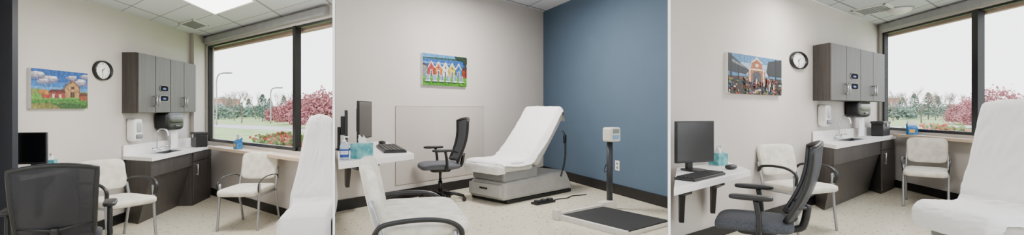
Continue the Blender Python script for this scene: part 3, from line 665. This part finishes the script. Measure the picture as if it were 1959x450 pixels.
# ------------------------------------------------------------------ outdoors
Grass=mat('lawn_grass','#7b9457',.95,scale=.6,col2='#98ac72')
g=struct('ground',Grass,lambda bm:prism(bm,[(-260,4),(260,4),(260,260),(-260,260)],-.3,-.08))
Road=mat('asphalt','#a9a9ad',.9,scale=2)
struct('ground_road',Road,lambda bm:(prism(bm,[(-50,58),(-12,30),(-11,33.5),(-50,63)],-.08,-.06),prism(bm,[(20,36),(70,40),(70,45),(20,40)],-.08,-.06)))
Bark=mat('bark','#6a5e57',.9)
def tree(x,y,h,seed,lab='bare branched tree on the lawn',spread=.75):
    rnd=random.Random(seed); e=thing('tree',lab,'tree',(x,y,-.08))
    bm=bmesh.new(); bt=bmesh.new()
    def br(p,d,l,r,k):
        q=p+d*l; tube(bm if k<3 else bt,[p,(p+q)/2+Vector((rnd.uniform(-1,1),rnd.uniform(-1,1),0))*l*.05,q],[r,r*.8,r*.6],5 if k<2 else 3)
        if k>=5: return
        for i in range(3 if k<4 else 2):
            a=Vector((rnd.uniform(-1,1),rnd.uniform(-1,1),rnd.uniform(-.25,.8)))
            br(q if i else p+d*l*.8,(d+a*spread).normalized(),l*rnd.uniform(.6,.82),r*.66,k+1)
    br(Vector((0,0,0)),Vector((0,0,1)),h*.27,h*.016,0)
    obj('trunk',bm,Bark,e); obj('branches',bt,mat('twig','#7d7169',.9),e)
Pine=mat('evergreen','#556d5e',.95,scale=2,col2='#7a9283')
def pine(x,y,h,seed,wd=.36):
    e=thing('evergreen_tree','blue green evergreen tree beside the road','tree',(x,y,-.08)); rnd=random.Random(seed)
    def f(bm):
        for i in range(900):
            t=rnd.random()**.8; a=rnd.random()*2*pi; r=(1-t)**.7*h*wd*rnd.uniform(.5,1)
            c=Vector((r*math.cos(a),r*math.sin(a),h*(.06+.9*t))); s=h*.05
            d=Vector((math.cos(a),math.sin(a),-.3))*s; w=Vector((-math.sin(a),math.cos(a),.1))*s*.6
            raw(bm,[c-w,c+d,c+w,c-d*.5],[(0,1,2,3)])
    part(e,'foliage',Pine,f); part(e,'trunk',Bark,lambda bm:cyl(bm,(0,0,0),(0,0,h*.8),h*.02,.02,8))
RedL=mat('red_leaves','#8c4a50',.9,scale=3,col2='#b97f83'); RedF=mat('red_flowers','#b8302a',.8,scale=30,col2='#d97866'); GrL=mat('shrub_green','#557032',.9,scale=20,col2='#7f9656')
def shrub(x,y,rx,h,seed,n=4500,s=.085,m=None,lab='broad bush covered in pinkish red autumn leaves'):
    e=thing('red_shrub' if m is None else 'green_shrub',lab,'bush',(x,y,-.08)); rnd=random.Random(seed)
    def st(bm):
        for i in range(16):
            a=rnd.random()*2*pi; k=rnd.uniform(.3,.9); d=Vector((math.cos(a)*rx*k,math.sin(a)*rx*k*.6,h*rnd.uniform(.6,.95)))
            tube(bm,smooth([(0,0,0),tuple(d*.4+Vector((0,0,h*.15))),tuple(d)],4),[.05*(1-j/9) for j in range(9)],5)
    part(e,'stems',Bark,st)
    def lv(bm):
        for i in range(n):
            a=rnd.random()*2*pi; ph=math.asin(rnd.random()); k=rnd.uniform(.45,1)**.6
            b=1+.35*noise.noise(Vector((math.cos(a)*2.4,math.sin(a)*2.4+seed,ph*2.4)))
            c=Vector((rx*k*b*math.cos(a)*math.cos(ph),rx*.6*k*b*math.sin(a)*math.cos(ph),h*.1+h*.85*k*b*math.sin(ph)))
            u=Vector([rnd.gauss(0,1) for _ in range(3)]).normalized(); v=u.orthogonal().normalized()
            raw(bm,[c-u*s,c+v*s,c+u*s,c-v*s],[(0,1,2,3)])
    part(e,'leaves',m or RedL,lv)
for i,(r,Y,h) in enumerate([(-.645,60,5.0),(-.575,52,5.0),(-.61,75,5.5),(-.545,70,5.5),(-.50,80,5.5),(-.46,62,5.0),(-.43,75,5.5),(-.59,62,4.4)]): tree(r*Y,Y,h,i+1)
for i,(r,Y,h) in enumerate([(-.53,60,3.6),(-.515,66,3.2),(-.60,86,3.8),(-.485,98,4.6),(-.56,104,4)]): pine(r*Y,Y,h,i)
GL='low green bush along the far side of the road'
for i,(r,Y,rx,h) in enumerate([(-.625,70,2.6,2.2),(-.585,78,2.6,2.4),(-.54,90,3,2.4),(-.50,74,2.4,2.0)]): shrub(r*Y,Y,rx,h,20+i,700,.2,Pine,GL)
shrub(-.402*38,38,2.6,3.1,1); shrub(-.452*47,47,2.3,2.7,2,3600); shrub(-.492*56,56,2.0,2.1,3,1800,.1)
for i,(r,Y,h) in enumerate([(.81,60,5.0),(.87,52,5),(.84,80,5.5),(.93,70,5.5),(.955,60,5),(.90,64,4.6)]): tree(r*Y,Y,h,i+11)
for i,(r,Y,h) in enumerate([(.855,75,4.2),(.885,70,4.2),(.905,82,4),(.83,90,4)]): pine(r*Y,Y,h,i+7)
for i,(r,Y,rx,h) in enumerate([(.82,68,2.6,2.2),(.87,96,3.4,2.8),(.925,90,3,2.6)]): shrub(r*Y,Y,rx,h,30+i,700,.2,Pine,GL)
shrub(1.03*36,36,3.0,3.2,5); shrub(.965*47,47,2.2,2.6,6,3000)
def hedge(x0,y0,x1,y1,h,seed,n=1800):
    e=thing('flower_bush','low bush with red flowers outside the window','bush',((x0+x1)/2,(y0+y1)/2,-.08)); rnd=random.Random(seed)
    dx,dy=(x1-x0),(y1-y0)
    def lv(bm,k,s):
        for i in range(k):
            t=rnd.uniform(-.5,.5); top=h*(.75+.25*noise.noise(Vector((t*6,seed,0)))+.1)
            c=Vector((dx*t+rnd.gauss(0,.12),dy*t+rnd.gauss(0,.12),top*rnd.random()**.4))
            a=Vector([rnd.gauss(0,1) for _ in range(3)]).normalized(); b=a.orthogonal().normalized()
            raw(bm,[c-a*s,c+b*s,c+a*s,c-b*s],[(0,1,2,3)])
    part(e,'leaves',GrL,lambda bm:lv(bm,n,.04)); part(e,'flowers',RedF,lambda bm:lv(bm,int(n*.7),.035))
hedge(-5.1,9.7,-3.6,8.3,1.12,1); hedge(7.6,9.0,7.9,7.2,1.38,2)
Brick=mat('brick_building_hazed','#a87c6e',.9,scale=3); WinB=mat('building_window','#8f9aa6',.3)  # brick colour is paled to paint in distance haze
def building(x,y,w,h):
    e=thing('building','distant low brick building with pale band','building',(x,y,-.08))
    part(e,'walls',Brick,lambda bm:bx(bm,-w/2,w/2,0,8,0,h)); part(e,'roof_band',WhiteP,lambda bm:bx(bm,-w/2-.2,w/2+.2,-.2,8.2,h,h+.5))
    for i in range(5):
        xx=-w/2+w*(i+.5)/5; part(e,'window',WinB,lambda bm:bx(bm,xx-w*.06,xx+w*.06,-.1,0,h*.3,h*.75))
building(-.64*130,130,7,4.4); building(.795*130,130,8,4.6)
def lamp(x,y,h,s):
    e=thing('street_lamp','tall grey street lamp with curved arm','street lamp',(x,y,-.08),0,'street lamps')
    part(e,'pole',Silver,lambda bm:tube(bm,smooth([(0,0,0),(0,0,h*.6),(0,0,h*.85),(s*.15*h*.3,0,h*.97),(s*.15*h,0,h)],5),.07,8),sm=True)
    part(e,'lamp_head',Tgrey2,lambda bm:sq(bm,(s*(.15*h+.3),0,h),(.9,.3,.16),.6,.6),sm=True)
lamp(-.628*45,45,5.0,1); lamp(-.513*50,50,3.8,1)
# ------------------------------------------------------------------ light
w=bpy.data.worlds.new('world'); sc.world=w; w.use_nodes=True; nt=w.node_tree; bg=nt.nodes['Background']
tc=nt.nodes.new('ShaderNodeTexCoord'); sp=nt.nodes.new('ShaderNodeSeparateXYZ'); cr=nt.nodes.new('ShaderNodeValToRGB')
cr.color_ramp.elements[0].position=.0; cr.color_ramp.elements[0].color=(.97,.98,1,1); cr.color_ramp.elements[1].position=.6; cr.color_ramp.elements[1].color=(.88,.93,1,1)
nt.links.new(tc.outputs['Generated'],sp.inputs[0]); nt.links.new(sp.outputs['Z'],cr.inputs[0]); nt.links.new(cr.outputs[0],bg.inputs[0]); bg.inputs[1].default_value=4.3
def area(loc,size,power,col=(1,.96,.92),rot=(0,0,0)):
    l=bpy.data.lights.new('room_light','AREA'); l.energy=power; l.size=size; l.color=col
    o=link(bpy.data.objects.new('room_light',l)); o.location=loc; o.rotation_euler=rot
area((-3.1,5.2,2.6),.6,70); area((0,6.0,3.15),.5,130); area((3.6,4.9,2.8),.6,66)
